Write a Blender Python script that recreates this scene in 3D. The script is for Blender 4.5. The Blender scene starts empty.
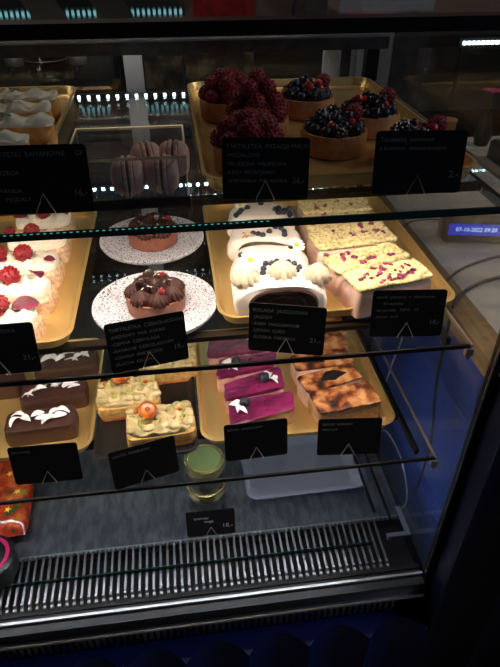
import bpy, bmesh, math, random
from mathutils import Vector, Matrix, noise, Euler
PI = math.pi
random.seed(7)
sc = bpy.context.scene
COL = sc.collection

# ------------------------------------------------------------------ materials
def new_mat(name):
    m = bpy.data.materials.new(name); m.use_nodes = True
    nt = m.node_tree; nt.nodes.clear()
    out = nt.nodes.new('ShaderNodeOutputMaterial')
    return m, nt, out

def mat(name, col, rough=.5, metal=0., col2=None, scale=40., lo=.4, hi=.6, bump=0., bscale=80., coat=0., spec=.5, detail=4., stretch=None, sss=0.):
    m, nt, out = new_mat(name)
    b = nt.nodes.new('ShaderNodeBsdfPrincipled')
    b.inputs['Base Color'].default_value = (*col, 1)
    b.inputs['Roughness'].default_value = rough
    b.inputs['Metallic'].default_value = metal
    b.inputs['Specular IOR Level'].default_value = spec
    if coat: b.inputs['Coat Weight'].default_value = coat; b.inputs['Coat Roughness'].default_value = .12
    if sss:
        b.inputs['Subsurface Weight'].default_value = sss
        b.inputs['Subsurface Scale'].default_value = .01
    nt.links.new(b.outputs[0], out.inputs[0])
    tc = nt.nodes.new('ShaderNodeTexCoord'); vec = tc.outputs['Object']
    if stretch:
        mp = nt.nodes.new('ShaderNodeMapping'); mp.inputs['Scale'].default_value = stretch
        nt.links.new(vec, mp.inputs[0]); vec = mp.outputs[0]
    if col2 is not None:
        n = nt.nodes.new('ShaderNodeTexNoise'); n.inputs['Scale'].default_value = scale; n.inputs['Detail'].default_value = detail
        nt.links.new(vec, n.inputs['Vector'])
        r = nt.nodes.new('ShaderNodeValToRGB')
        r.color_ramp.elements[0].position = lo; r.color_ramp.elements[0].color = (*col, 1)
        r.color_ramp.elements[1].position = hi; r.color_ramp.elements[1].color = (*col2, 1)
        nt.links.new(n.outputs[0], r.inputs[0]); nt.links.new(r.outputs[0], b.inputs['Base Color'])
    if bump:
        n2 = nt.nodes.new('ShaderNodeTexNoise'); n2.inputs['Scale'].default_value = bscale; n2.inputs['Detail'].default_value = 5
        nt.links.new(vec, n2.inputs['Vector'])
        bp = nt.nodes.new('ShaderNodeBump'); bp.inputs['Strength'].default_value = bump; bp.inputs['Distance'].default_value = .003
        nt.links.new(n2.outputs[0], bp.inputs['Height']); nt.links.new(bp.outputs[0], b.inputs['Normal'])
    return m

def mat_emit(name, col, s):
    m, nt, out = new_mat(name)
    e = nt.nodes.new('ShaderNodeEmission'); e.inputs[0].default_value = (*col, 1); e.inputs[1].default_value = s
    nt.links.new(e.outputs[0], out.inputs[0]); return m

def mat_glass(name, tint=(.97, .99, .98), rough=.02, ior=1.45, haze=0., hcol=(.8, .85, .9)):
    m, nt, out = new_mat(name)
    t = nt.nodes.new('ShaderNodeBsdfTransparent'); t.inputs[0].default_value = (*tint, 1)
    g = nt.nodes.new('ShaderNodeBsdfGlossy'); g.inputs['Roughness'].default_value = rough
    lw = nt.nodes.new('ShaderNodeLayerWeight'); lw.inputs[0].default_value = .5
    pw = nt.nodes.new('ShaderNodeMath'); pw.operation = 'POWER'; pw.inputs[1].default_value = 5.
    f0 = ((ior - 1) / (ior + 1)) ** 2
    f = nt.nodes.new('ShaderNodeMath'); f.operation = 'MULTIPLY_ADD'; f.inputs[1].default_value = 1 - f0; f.inputs[2].default_value = f0
    nt.links.new(lw.outputs['Facing'], pw.inputs[0]); nt.links.new(pw.outputs[0], f.inputs[0])
    mx = nt.nodes.new('ShaderNodeMixShader')
    nt.links.new(f.outputs[0], mx.inputs[0]); nt.links.new(t.outputs[0], mx.inputs[1]); nt.links.new(g.outputs[0], mx.inputs[2])
    last = mx.outputs[0]
    if haze:
        d = nt.nodes.new('ShaderNodeBsdfDiffuse'); d.inputs[0].default_value = (*hcol, 1)
        m2 = nt.nodes.new('ShaderNodeMixShader'); m2.inputs[0].default_value = haze
        nt.links.new(last, m2.inputs[1]); nt.links.new(d.outputs[0], m2.inputs[2]); last = m2.outputs[0]
    nt.links.new(last, out.inputs[0]); return m

def mat_speckle(name, base, dark, scale, thr, rough=.5):
    m, nt, out = new_mat(name)
    b = nt.nodes.new('ShaderNodeBsdfPrincipled'); b.inputs['Roughness'].default_value = rough
    tc = nt.nodes.new('ShaderNodeTexCoord')
    n = nt.nodes.new('ShaderNodeTexNoise'); n.inputs['Scale'].default_value = scale; n.inputs['Detail'].default_value = 2
    nt.links.new(tc.outputs['Object'], n.inputs['Vector'])
    r = nt.nodes.new('ShaderNodeValToRGB')
    r.color_ramp.elements[0].position = thr; r.color_ramp.elements[0].color = (*dark, 1)
    r.color_ramp.elements[1].position = thr + .05; r.color_ramp.elements[1].color = (*base, 1)
    nt.links.new(n.outputs[0], r.inputs[0]); nt.links.new(r.outputs[0], b.inputs['Base Color'])
    nt.links.new(b.outputs[0], out.inputs[0]); return m

def mat_ramp(name, stops, scale, rough=.5, detail=4, bump=0., coat=0., stretch=None, metal=0.):
    m, nt, out = new_mat(name)
    b = nt.nodes.new('ShaderNodeBsdfPrincipled'); b.inputs['Roughness'].default_value = rough; b.inputs['Metallic'].default_value = metal
    if coat: b.inputs['Coat Weight'].default_value = coat
    tc = nt.nodes.new('ShaderNodeTexCoord'); vec = tc.outputs['Object']
    if stretch:
        mp = nt.nodes.new('ShaderNodeMapping'); mp.inputs['Scale'].default_value = stretch
        nt.links.new(vec, mp.inputs[0]); vec = mp.outputs[0]
    n = nt.nodes.new('ShaderNodeTexNoise'); n.inputs['Scale'].default_value = scale; n.inputs['Detail'].default_value = detail
    nt.links.new(vec, n.inputs['Vector'])
    r = nt.nodes.new('ShaderNodeValToRGB'); cr = r.color_ramp
    while len(cr.elements) < len(stops): cr.elements.new(.5)
    for e, (p, c) in zip(cr.elements, stops): e.position = p; e.color = (*c, 1)
    nt.links.new(n.outputs[0], r.inputs[0]); nt.links.new(r.outputs[0], b.inputs['Base Color'])
    if bump:
        bp = nt.nodes.new('ShaderNodeBump'); bp.inputs['Strength'].default_value = bump; bp.inputs['Distance'].default_value = .003
        nt.links.new(n.outputs[0], bp.inputs['Height']); nt.links.new(bp.outputs[0], b.inputs['Normal'])
    nt.links.new(b.outputs[0], out.inputs[0]); return m

M = dict(
 gold=mat('tray_gold', (.76, .53, .22), .32, .68, col2=(.64, .43, .16), scale=6, lo=.35, hi=.7),
 black_plastic=mat('black_plastic', (.008, .008, .009), .35),
 board=mat('chalkboard', (.006, .006, .007), .75, spec=.12),
 chalk=mat('chalk', (.17, .17, .165), .9),
 chalk2=mat('chalk_bright', (.45, .45, .42), .9),
 wire=mat('brass_wire', (.85, .72, .48), .4, .7),
 black_metal=mat('black_metal', (.006, .006, .007), .3, .3),
 bronze=mat('bronze_profile', (.035, .018, .012), .4, .5),
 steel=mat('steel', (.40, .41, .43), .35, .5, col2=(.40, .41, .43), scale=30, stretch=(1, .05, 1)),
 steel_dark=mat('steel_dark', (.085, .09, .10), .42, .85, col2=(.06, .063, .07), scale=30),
 steel_grille=mat('steel_grille', (.27, .28, .30), .3, .95),
 alu=mat('aluminium', (.62, .63, .66), .28, .95),
 postlight=mat('light_post', (.46, .48, .52), .45, .3),
 greyrail=mat('grey_rail', (.26, .27, .30), .45, .2),
 railthin=mat('thin_rail', (.30, .24, .20), .4, .7),
 ledge_dark=mat('ledge_dark', (.03, .03, .034), .35, .6),
 deck=mat('deck_metal', (.13, .14, .16), .36, .88, col2=(.24, .25, .28), scale=55, lo=.4, hi=.65, bump=.9, bscale=200, stretch=(1, .35, 1)),
 glass=mat_glass('shelf_glass', (.955, .975, .97), .03),
 sideglass=mat_glass('side_glass', (.93, .95, .96), .02, haze=.012, hcol=(.5, .55, .6)),
 frontglass=mat_glass('front_glass', (.985, .99, .99), .01, 1.25),
 acrylic=mat_glass('acrylic', (.93, .95, .96), .03, haze=.03),
 jarglass=mat_glass('jar_glass', (.9, .93, .92), .02),
 edge=mat('glass_edge', (.006, .035, .028), .15, coat=.6),
 led=mat_emit('led_diffuser', (1., .86, .68), 112.),
 ledlow=mat_emit('led_diffuser_low', (1., .86, .70), 62.),
 leddeck=mat_emit('led_diffuser_deck', (.90, .93, 1.), 56.),
 fillcanopy=mat_emit('canopy_fill_glow', (1., .92, .80), 9.),  # glow of the strip added to brighten the top shelf
 ledstreak=mat_emit('led_point_streak', (.35, .85, .9), .9),  # glow of the row added for teal streaks in the top glass
 leddot=mat_emit('led_point', (.75, .92, 1.), 7.), leddot2=mat_emit('led_point_mid', (.5, .86, 1.), 45.),
 edgeglow=mat_emit('edge_glow_teal', (.12, .75, .60), .55),  # teal glow standing in for LED light inside the glass edge
 ledback=mat_emit('led_point_back', (.8, .95, 1.), 9.),
 stone=mat_speckle('speckled_stone', (.56, .55, .62), (.07, .06, .08), 300, .405, .55),
 crust=mat('tart_crust', (.58, .27, .10), .7, col2=(.45, .19, .07), scale=60, bump=.3, bscale=300),
 custard=mat('custard', (.75, .6, .35), .5),
 rasp=mat('raspberry', (.24, .005, .012), .6),
 rasp_lit=mat('raspberry_lit', (.22, .004, .012), .5),  # raspberry copy, colour toned for the brightly lit middle shelf
 blackb=mat('blackberry', (.012, .006, .014), .25, coat=.4),
 blueb=mat('blueberry', (.010, .012, .026), .4, col2=(.022, .028, .055), scale=160),
 strawb=mat('strawberry', (.55, .03, .03), .3, coat=.3),
 leaf=mat('mint_leaf', (.03, .12, .05), .5),
 choc_crust=mat('chocolate_crust', (.22, .075, .045), .6, col2=(.17, .055, .035), scale=90, bump=.2, bscale=300),
 ganache=mat('ganache', (.036, .006, .004), .5, spec=.3),
 choc_dark=mat('dark_chocolate', (.018, .007, .006), .25, coat=.4),
 flake_gold=mat('gold_flake', (.85, .75, .5), .35, .6),
 cream=mat('cream', (.82, .76, .60), .5, sss=.0),
 cream_w=mat('white_cream', (.80, .74, .64), .5),
 cream_beige=mat('beige_cream', (.50, .41, .30), .55),
 nutty=mat('nut_coated_side', (.68, .50, .33), .8, col2=(.48, .26, .17), scale=140, bump=.8, bscale=260),
 petal=mat('pink_petal', (.07, .002, .012), .6, col2=(.20, .006, .05), scale=60),
 meringue=mat('meringue', (.78, .70, .66), .6, col2=(.66, .50, .40), scale=26, lo=.52, hi=.75),
 berryfill=mat('berry_filling', (.016, .004, .006), .5, col2=(.07, .025, .016), scale=60, bump=.5, bscale=150),
 daisy_w=mat('daisy_petal', (.9, .9, .88), .6), daisy_y=mat('daisy_centre', (.85, .62, .02), .7),
 crumble=mat_ramp('crumble', [(.34, (.30, .20, .07)), (.44, (.56, .44, .20)), (.60, (.70, .60, .33))], 150, .85, bump=1.),
 cheese=mat('cheesecake_side', (.72, .50, .42), .65, col2=(.62, .38, .32), scale=25, bump=.2, bscale=200),
 rhubarb=mat('rhubarb', (.09, .003, .02), .3, col2=(.34, .03, .15), scale=160, lo=.42, hi=.62, coat=.3),
 brownie=mat('brownie', (.055, .019, .014), .6, col2=(.055, .02, .014), scale=60, bump=.35, bscale=160),
 brownie_top=mat('brownie_glaze', (.036, .012, .010), .45, col2=(.05, .018, .014), scale=50, bump=.25, bscale=90),
 coco=mat('coconut', (.85, .85, .90), .55),
 pastry=mat('orange_pastry', (.72, .36, .09), .6, col2=(.55, .25, .05), scale=50),
 sponge=mat('sponge', (.66, .42, .14), .8, col2=(.50, .27, .07), scale=90, bump=.6, bscale=240),
 sponge_crust=mat('sponge_crust', (.42, .13, .04), .7, col2=(.6, .25, .07), scale=60),
 pcream=mat('pale_cream', (.42, .34, .16), .5, col2=(.62, .49, .27), scale=50),
 apricot=mat('apricot', (.60, .15, .012), .35, col2=(.32, .06, .008), scale=60, coat=.3),
 apricot_in=mat('apricot_centre', (.30, .05, .01), .4),
 pist=mat('pistachio', (.33, .38, .05), .6, col2=(.5, .5, .12), scale=90),
 purple=mat('purple_glaze', (.105, .007, .048), .28, col2=(.22, .018, .095), scale=24, coat=.4, bump=.2, bscale=60),
 cheesepink=mat('cheesecake_pink_side', (.66, .42, .34), .65, col2=(.55, .24, .26), scale=45, bump=.3),
 caketan=mat('cheesecake_tan_side', (.56, .36, .20), .7, col2=(.44, .25, .12), scale=70, bump=.5, bscale=220),
 burnt=mat_ramp('burnt_top', [(.36, (.02, .008, .006)), (.44, (.14, .03, .012)), (.53, (.36, .11, .028)), (.68, (.64, .34, .15))], 42, .42, bump=.6, coat=.15, detail=6),
 char=mat('charred_patch', (.008, .006, .007), .5),
 macaron=mat('macaron_shell', (.80, .50, .42), .6, col2=(.70, .42, .35), scale=50),
 macfill=mat('macaron_filling', (.22, .09, .06), .5),
 lidgold=mat('lid_gold', (.75, .62, .28), .25, .9),
 lidgreen=mat('lid_green', (.24, .28, .10), .28, .5),
 label=mat('jar_label', (.02, .02, .022), .5, col2=(.06, .06, .06), scale=40),
 jarcontent=mat('jar_dessert', (.12, .08, .05), .5, col2=(.4, .34, .26), scale=25, stretch=(.1, .1, 1)),
 tub=mat_glass('tub_plastic', (.75, .77, .85), .15, haze=.36, hcol=(.46, .47, .56)),
 bag=mat_ramp('sweet_bag', [(.36, (.02, .06, .01)), (.46, (.30, .02, .01)), (.56, (.48, .07, .015)), (.68, (.35, .24, .03))], 30, .22, coat=.8, bump=.3),
 bagstar=mat('star_yellow', (.85, .6, .05), .4),
 magenta=mat('magenta_ring', (.45, .01, .10), .35),
 blue=mat('blue_painted', (.015, .06, .38), .4, col2=(.010, .035, .24), scale=5),
 navy=mat('navy_fluted', (.008, .020, .14), .45),
 navy_dark=mat('navy_dark', (.002, .004, .02), .5),
 wood=mat('worktop_wood', (.23, .14, .055), .45, col2=(.15, .09, .035), scale=14, stretch=(6, .5, 6)),
 marble=mat('worktop_marble', (.46, .42, .38), .3, col2=(.20, .19, .20), scale=5, lo=.45, hi=.72, detail=8, stretch=(1, 2.5, 1)),
 clock=mat('clock_case', (.015, .010, .006), .3, col2=(.07, .04, .015), scale=40, lo=.5, hi=.7, coat=.3),
 lcd=mat_emit('lcd_blue', (.03, .06, .75), .55), lcdtxt=mat_emit('lcd_text', (.55, .8, 1.), 1.3),
 cable=mat('black_cable', (.01, .01, .01), .4), cablew=mat('white_cable', (.55, .55, .55), .4),
 floor=mat('floor_tiles', (.05, .045, .04), .6, col2=(.07, .06, .055), scale=3),
 wallpink=mat('pink_plaster', (.26, .18, .17), .8, col2=(.20, .14, .14), scale=2),
 dark=mat('dark_laminate', (.010, .010, .012), .35, col2=(.016, .015, .016), scale=6),
 panelpat=mat_ramp('ornate_panel', [(.40, (.008, .008, .01)), (.5, (.06, .045, .025)), (.60, (.16, .12, .08))], 11, .5, detail=3),
 copper=mat('copper_machine', (.22, .11, .04), .35, .5, col2=(.10, .05, .02), scale=8),
 red=mat('red_bag', (.42, .02, .02), .4, col2=(.25, .01, .01), scale=30),
 plant=mat('plant_leaf', (.04, .13, .03), .5),
 pinkflower=mat('pink_flower', (.40, .03, .14), .5),
 orange=mat('orange_cup', (.35, .12, .03), .4),
 paper=mat('paper_cone', (.55, .38, .15), .7),
 bluedot=mat_emit('blue_lamp', (.12, .08, 1.), 3.),
 crumb=mat('crumb', (.7, .62, .4), .8),
)

# ------------------------------------------------------------------ geometry kit
class MB:
    def __init__(s): s.v = []; s.f = []; s.m = []
    def add(s, vs, fs, mi=0, X=None):
        n = len(s.v)
        s.v += [tuple(X @ Vector(p)) for p in vs] if X is not None else [tuple(p) for p in vs]
        s.f += [tuple(i + n for i in f) for f in fs]; s.m += [mi] * len(fs)
        return s
    def box(s, x0, x1, y0, y1, z0, z1, mi=0, X=None):
        vs = [(x, y, z) for z in (z0, z1) for y in (y0, y1) for x in (x0, x1)]
        return s.add(vs, [(0, 2, 3, 1), (4, 5, 7, 6), (0, 1, 5, 4), (2, 6, 7, 3), (0, 4, 6, 2), (1, 3, 7, 5)], mi, X)
    def loops(s, L, cap0=True, cap1=True, mi=0, X=None):
        n = len(L[0]); vs = [p for l in L for p in l]; fs = []
        for k in range(len(L) - 1):
            for i in range(n):
                j = (i + 1) % n
                fs.append((k * n + i, k * n + j, (k + 1) * n + j, (k + 1) * n + i))
        if cap0: fs.append(tuple(range(n - 1, -1, -1)))
        if cap1: fs.append(tuple((len(L) - 1) * n + i for i in range(n)))
        return s.add(vs, fs, mi, X)
    def rr(s, levels, seg=5, cap0=True, cap1=True, mi=0, X=None):
        L = []
        for lv in levels:
            hx, hy, r, z = lv[:4]; cx, cy = (lv[4], lv[5]) if len(lv) > 4 else (0, 0)
            r = min(r, hx, hy); l = []
            for q, (sx, sy) in enumerate(((1, 1), (-1, 1), (-1, -1), (1, -1))):
                for k in range(seg + 1):
                    a = PI / 2 * (q + k / seg)
                    l.append((cx + sx * (hx - r) + r * math.cos(a), cy + sy * (hy - r) + r * math.sin(a), z))
            L.append(l)
        return s.loops(L, cap0, cap1, mi, X)
    def lathe(s, prof, n=32, mi=0, X=None, rip=0, amp=0., cap0=True, cap1=True, twist=0.):
        L = []
        for k, (r, z) in enumerate(prof):
            t = k / max(1, len(prof) - 1)
            L.append([(max(r, 1e-5) * (1 + (amp * math.cos(rip * (a + twist * t)) if rip else 0)) * math.cos(a),
                       max(r, 1e-5) * (1 + (amp * math.cos(rip * (a + twist * t)) if rip else 0)) * math.sin(a), z)
                      for a in [2 * PI * i / n for i in range(n)]])
        return s.loops(L, cap0, cap1, mi, X)
    def tube(s, pts, r, n=6, mi=0, closed=False, X=None):
        P = [Vector(p) for p in pts]; L = []; N = len(P); up = None
        for i in range(N):
            a = P[(i - 1) % N] if (closed or i > 0) else P[i]; b = P[(i + 1) % N] if (closed or i < N - 1) else P[i]
            t = (b - a).normalized()
            if up is None: up = Vector((0, 0, 1)) if abs(t.z) < .9 else Vector((1, 0, 0))
            e = t.cross(up).normalized(); w = e.cross(t).normalized(); up = w
            L.append([tuple(P[i] + r * (math.cos(2 * PI * k / n) * e + math.sin(2 * PI * k / n) * w)) for k in range(n)])
        if closed: L.append(L[0]); return s.loops(L, False, False, mi, X)
        return s.loops(L, True, True, mi, X)
    def ico(s, c, r, sub=1, mi=0, sq=(1, 1, 1)):
        V, F = ICO[sub]
        return s.add([(c[0] + r * v[0] * sq[0], c[1] + r * v[1] * sq[1], c[2] + r * v[2] * sq[2]) for v in V], F, mi)
    def mesh(s, name, mats, smooth=True, angle=40):
        me = bpy.data.meshes.new(name); me.from_pydata(s.v, [], s.f)
        for m in (mats if isinstance(mats, (list, tuple)) else [mats]): me.materials.append(m)
        me.polygons.foreach_set('material_index', s.m)
        bm = bmesh.new(); bm.from_mesh(me); bmesh.ops.recalc_face_normals(bm, faces=bm.faces)
        if smooth:
            ca = math.radians(angle)
            for f in bm.faces: f.smooth = True
            for e in bm.edges:
                if len(e.link_faces) == 2 and e.calc_face_angle(0) > ca: e.smooth = False
        bm.to_mesh(me); bm.free(); return me

ICO = {}
for _s in (1, 2, 3):
    _b = bmesh.new(); bmesh.ops.create_icosphere(_b, subdivisions=_s, radius=1)
    ICO[_s] = ([tuple(v.co) for v in _b.verts], [tuple(v.index for v in f.verts) for f in _b.faces]); _b.free()

def O(name, me, parent=None, loc=(0, 0, 0), rot=(0, 0, 0), sca=(1, 1, 1), label=None):
    o = bpy.data.objects.new(name, me); COL.objects.link(o)
    o.location = loc; o.rotation_euler = rot
    o.scale = sca if isinstance(sca, (tuple, list)) else (sca,) * 3
    if parent is not None: o.parent = parent
    if label: o['label'] = label
    return o
def tag(o, label, cat, group=None, kind=None):
    o['label'] = label; o['category'] = cat
    if group: o['group'] = group
    if kind: o['kind'] = kind
    return o
def thing(name, label, cat, loc=(0, 0, 0), rz=0., group=None):
    return tag(O(name, None, None, loc, (0, 0, rz)), label, cat, group)
def struct(name, mb, m):
    o = O(name, mb.mesh(name, m, False)); o['kind'] = 'structure'; return o

def text_mesh(txt, size, m, ext=.00015, align='LEFT'):
    cu = bpy.data.curves.new('txt', 'FONT'); cu.body = txt; cu.size = size; cu.extrude = ext; cu.align_x = align
    cu.resolution_u = 2; cu.space_line = 1.05
    o = bpy.data.objects.new('txt', cu); COL.objects.link(o)
    dg = bpy.context.evaluated_depsgraph_get(); dg.update()
    me = bpy.data.meshes.new_from_object(o.evaluated_get(dg))
    bpy.data.objects.remove(o); bpy.data.curves.remove(cu)
    me.materials.clear(); me.materials.append(m); return me

def nz(x, y, z=0., s=1.): return noise.noise(Vector((x * s, y * s, z * s)))

def slab(hx, hy, hf, mats, n=26, m=16, pw=6., z0=0., taper=.0, side_mi=None, round_edge=.12, seed=0.):
    """solid cake body: superellipse outline, top height hf(u,v) in metres, rounded shoulder"""
    mb = MB(); vs = []; idx = {}
    def P(u, v):
        a = max(abs(u), abs(v)); 
        if a < 1e-9: return (0., 0., a)
        s = a / ((abs(u) ** pw + abs(v) ** pw) ** (1 / pw)); return (u * s, v * s, a)
    for j in range(m + 1):
        for i in range(n + 1):
            u = -1 + 2 * i / n; v = -1 + 2 * j / m
            x, y, a = P(u, v); h = hf(u, v)
            e = max(0., (a - (1 - round_edge)) / round_edge)
            h = z0 + (h - z0) * (1 - .16 * e * e)
            idx[i, j] = len(vs); vs.append((x * hx * (1 - .03 * e * 0), y * hy, h))
    fs = [(idx[i, j], idx[i + 1, j], idx[i + 1, j + 1], idx[i, j + 1]) for j in range(m) for i in range(n)]
    mi = [0] * len(fs)
    rim = [(i, 0) for i in range(n)] + [(n, j) for j in range(m)] + [(i, m) for i in range(n, 0, -1)] + [(0, j) for j in range(m, 0, -1)]
    prev = [idx[k] for k in rim]; K = 4
    for k in range(1, K + 1):
        t = k / K; cur = []
        for q, key in enumerate(rim):
            x, y, z = vs[idx[key]]
            b = 1 + .02 * math.sin(PI * t) + .015 * nz(q * .7, k * 2.3, seed) - taper * t
            cur.append(len(vs)); vs.append((x * b, y * b, z0 + (z - z0) * (1 - t)))
        for q in range(len(rim)):
            r = (q + 1) % len(rim); fs.append((prev[q], cur[q], cur[r], prev[r])); mi.append(side_mi if side_mi is not None else 0)
        prev = cur
    fs.append(tuple(prev)); mi.append(side_mi or 0)
    mb.v = vs; mb.f = fs; mb.m = mi
    return mb

# ------------------------------------------------------------------ levels
Z1, Z2, Z3, ZD = 1.176, .935, .663, .27
TF = .005          # thickness of a tray bottom above the shelf

# ------------------------------------------------------------------ room
struct('floor', MB().box(-3, 4, -2.5, 2.75, -.34, -.30), M['floor'])
struct('wall_back', MB().box(-3, 4, 2.7, 2.78, -.30, 2.9), M['wallpink'])
b_ = struct('dark_backing_1', MB().box(-3, 4, 2.675, 2.70, .80, 1.36), M['dark'])  # dark panel added to keep the lower back wall dark
struct('wall_right', MB().box(3.0, 3.08, -2.5, 2.7, -.30, 2.9), M['dark'])
struct('ceiling', MB().box(-3, 4, -2.5, 2.78, 2.9, 2.95), M['dark'])

# ------------------------------------------------------------------ display case
XL, XR = -.95, .50
case = thing('display_case', 'long refrigerated glass pastry display case with black front rail and navy fluted base', 'display case', (0, 0, -.30))
cz = .30
def cp(name, mb, m, parent=case, smooth=False, label=None):
    o = O(name, mb.mesh(name, m, smooth), parent, (0, 0, cz) if parent is case else (0, 0, 0), label=label); return o
cp('top_rail', MB().box(XL, XR + .12, -.004, .026, 1.396, 1.411), M['black_metal'])
cp('top_rail_trim', MB().box(XL, XR, .026, .034, 1.393, 1.397), M['greyrail'])
cp('top_glass', MB().box(XL, XR, .030, .775, 1.404, 1.409), M['glass'])
cp('front_glass', MB().box(XL, XR, -.004, .000, .285, 1.397), M['frontglass'])
cp('end_glass', MB().box(.497, .503, .0, .78, .275, 1.396), M['sideglass'])
mb = MB(); mb.rr([(.008, .009, .003, .10), (.008, .009, .003, 1.40)], 2, X=Matrix.Translation((.512, .003, 0)))
cp('corner_post', mb, M['black_metal'])
cp('corner_post_trim', MB().box(.501, .5045, -.0075, -.0055, .27, 1.396), M['alu'])
# back: rail and door posts
cp('back_rail', MB().box(XL, XR, .76, .785, 1.262, 1.279), M['greyrail'])
cp('canopy_fill_housing', MB().box(XL, XR, .700, .718, 1.268, 1.281).box(XL, XR, .696, .700, 1.256, 1.281), M['steel_dark'])  # housing with a lip that hides the added fill strip
cp('canopy_fill_strip', MB().box(XL, .33, .702, .714, 1.2665, 1.2679), M['fillcanopy'])  # light strip added to brighten the top shelf from behind
cp('door_post', MB().box(-.104, -.062, .752, .772, .30, 1.262), M['greyrail'])
cp('door_post', MB().box(.366, .400, .752, .772, .30, 1.262), M['postlight'])
cp('door_post', MB().box(XR - .03, XR, .752, .78, .27, 1.262), M['black_metal'])
cp('back_lower_panel', MB().box(XL, XR, .772, .79, -.30, .62), M['steel_dark'])
cp('sliding_glass', MB().box(XL, -.083, .776, .780, .62, 1.262), M['glass'])
cp('sliding_glass', MB().box(-.083, XR, .782, .786, .62, 1.262), M['glass'])
# deck: brushed metal floor, grille, ledge
cp('deck', MB().box(XL, XR - .003, .150, .770, .262, ZD), M['deck'])
cp('deck_edge', MB().box(XL, XR - .003, .146, .150, .262, .2735), M['alu'])
mb = MB(); tabs = MB(); x = XL + .01
while x < .435:
    W_ = .0052; mb.add([(x, .146, .270), (x + W_, .146, .270), (x + W_, .040, .262), (x, .040, .262), (x, .030, .250), (x + W_, .030, .250),
            (x, .146, .266), (x + W_, .146, .266), (x + W_, .040, .258), (x, .040, .258), (x, .034, .248), (x + W_, .034, .248)],
           [(0, 1, 2, 3), (3, 2, 5, 4), (6, 9, 8, 7), (9, 10, 11, 8), (0, 3, 9, 6), (1, 7, 8, 2), (3, 4, 10, 9), (2, 8, 11, 5), (4, 5, 11, 10), (0, 6, 7, 1)])
    # small round-headed tab at front and a stud at back of each slot
    tabs.box(x, x + .0062, .0265, .0325, .2500, .2570); tabs.box(x, x + .005, .036, .040, .2625, .2640)
    x += .0162
cp('air_grille', mb, M['steel_grille'])
cp('grille_tabs', tabs, M['alu'])
cp('grille_bed', MB().box(XL, XR - .003, .020, .150, .225, .232), M['black_metal'])
mb = MB(); x = XL + .012
while x < .49:
    mb.box(x, x + .005, .1425, .1455, .2712, .2732); x += .0108
cp('grille_studs', mb, M['alu'])
cp('glass_deflector', MB().box(XL, .40, .078, .081, .268, .279), M['edge'])
cp('front_ledge', MB().box(XL, XR, .016, .028, .236, .2515).box(XL, XR, .004, .016, .236, .247), M['black_metal'])
cp('ledge_strip', MB().box(XL, XR, .0, .006, .244, .253), M['alu'])
cp('ledge_lip', MB().box(XL, XR, -.020, .0, .205, .243), M['ledge_dark'])
cp('ledge_lower_strip', MB().box(XL, XR, -.030, -.018, .203, .2095), M['alu'])
cp('front_skirt', MB().box(XL, XR + .02, .000, .02, -.30, .205), M['black_metal'])
mb = MB(); x = XL + .01
while x < .44:
    mb.box(x, x + .0075, -.004, .004, .112, .165); x += .0155
cp('lower_vent', mb, M['steel_grille'])
# end bracket, flat L plate on the deck
mb = MB().box(.436, .4955, .0815, .092, .285, .289).box(.483, .4955, .092, .165, .285, .289)
mb.box(.438, .444, .083, .089, .270, .285).box(.486, .493, .155, .162, .270, .285)
cp('corner_bracket', mb, M['alu'])
cp('shelf_upright', MB().box(.418, .424, .146, .752, .30, .306), M['black_metal'])
cp('shelf_upright', MB().box(.452, .457, .12, .752, .30, .306), M['black_metal'])
mb = MB().box(.405, .425, .735, .752, .27, 1.262)
for k in range(40): mb.box(.412, .418, .7335, .735, .30 + k * .024, .31 + k * .024)
cp('slotted_column', mb, M['steel_dark'])
# fluted navy front, flutes concave
def fluted(x0, x1, y, depth, pitch, z0, z1, yback, seg=10):
    mb = MB(); pts = []; x = x0
    while x < x1 - 1e-6:
        for k in range(seg):
            t = k / seg; xx = x + pitch * t
            if xx <= x1: pts.append((xx, y + depth * math.sin(PI * t) ** .8))
        x += pitch
    pts.append((x1, y))
    n = len(pts); vs = [(p[0], p[1], z1) for p in pts] + [(p[0], p[1], z0) for p in pts] + [(p[0], yback, z1) for p in pts] + [(p[0], yback, z0) for p in pts]
    fs = []
    for i in range(n - 1):
        fs += [(i, i + 1, n + i + 1, n + i), (i, 2 * n + i, 2 * n + i + 1, i + 1)]
    return mb.add(vs, fs)
cp('fluted_panel', fluted(XL, .52, -.062, .044, .147, -.30, .098, -.0005), M['navy'], smooth=True)
# fluted cladding of the neighbouring counter
counter = thing('side_counter', 'service counter beside the display case, dark navy fluted front, marble top with wooden edge', 'counter', (.9, .4, -.30))
def cc(name, mb, m, smooth=False): return O(name, mb.mesh(name, m, smooth), counter, (-.9, -.4, .30))
cc('fluted_front', fluted(.526, 1.85, -.060, .044, .147, -.30, .862, .0), M['navy_dark'], True)
cc('front_return', MB().box(.5215, .5265, -.062, .012, -.30, .862), M['navy_dark'])
cc('blue_side', MB().box(.566, .584, .0, 1.15, -.30, .842), M['blue'])
cc('blue_shelf', MB().box(.545, .566, .0, 1.15, .33, .345), M['blue'])
cc('body', MB().box(.584, 1.8, .0, 1.15, -.30, .842), M['navy_dark'])
cc('wooden_edge', MB().box(.510, .562, .018, 1.2, .842, .880), M['wood'])
cc('marble_top', MB().box(.562, 1.85, .018, 1.2, .842, .8805), M['marble'])

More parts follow.
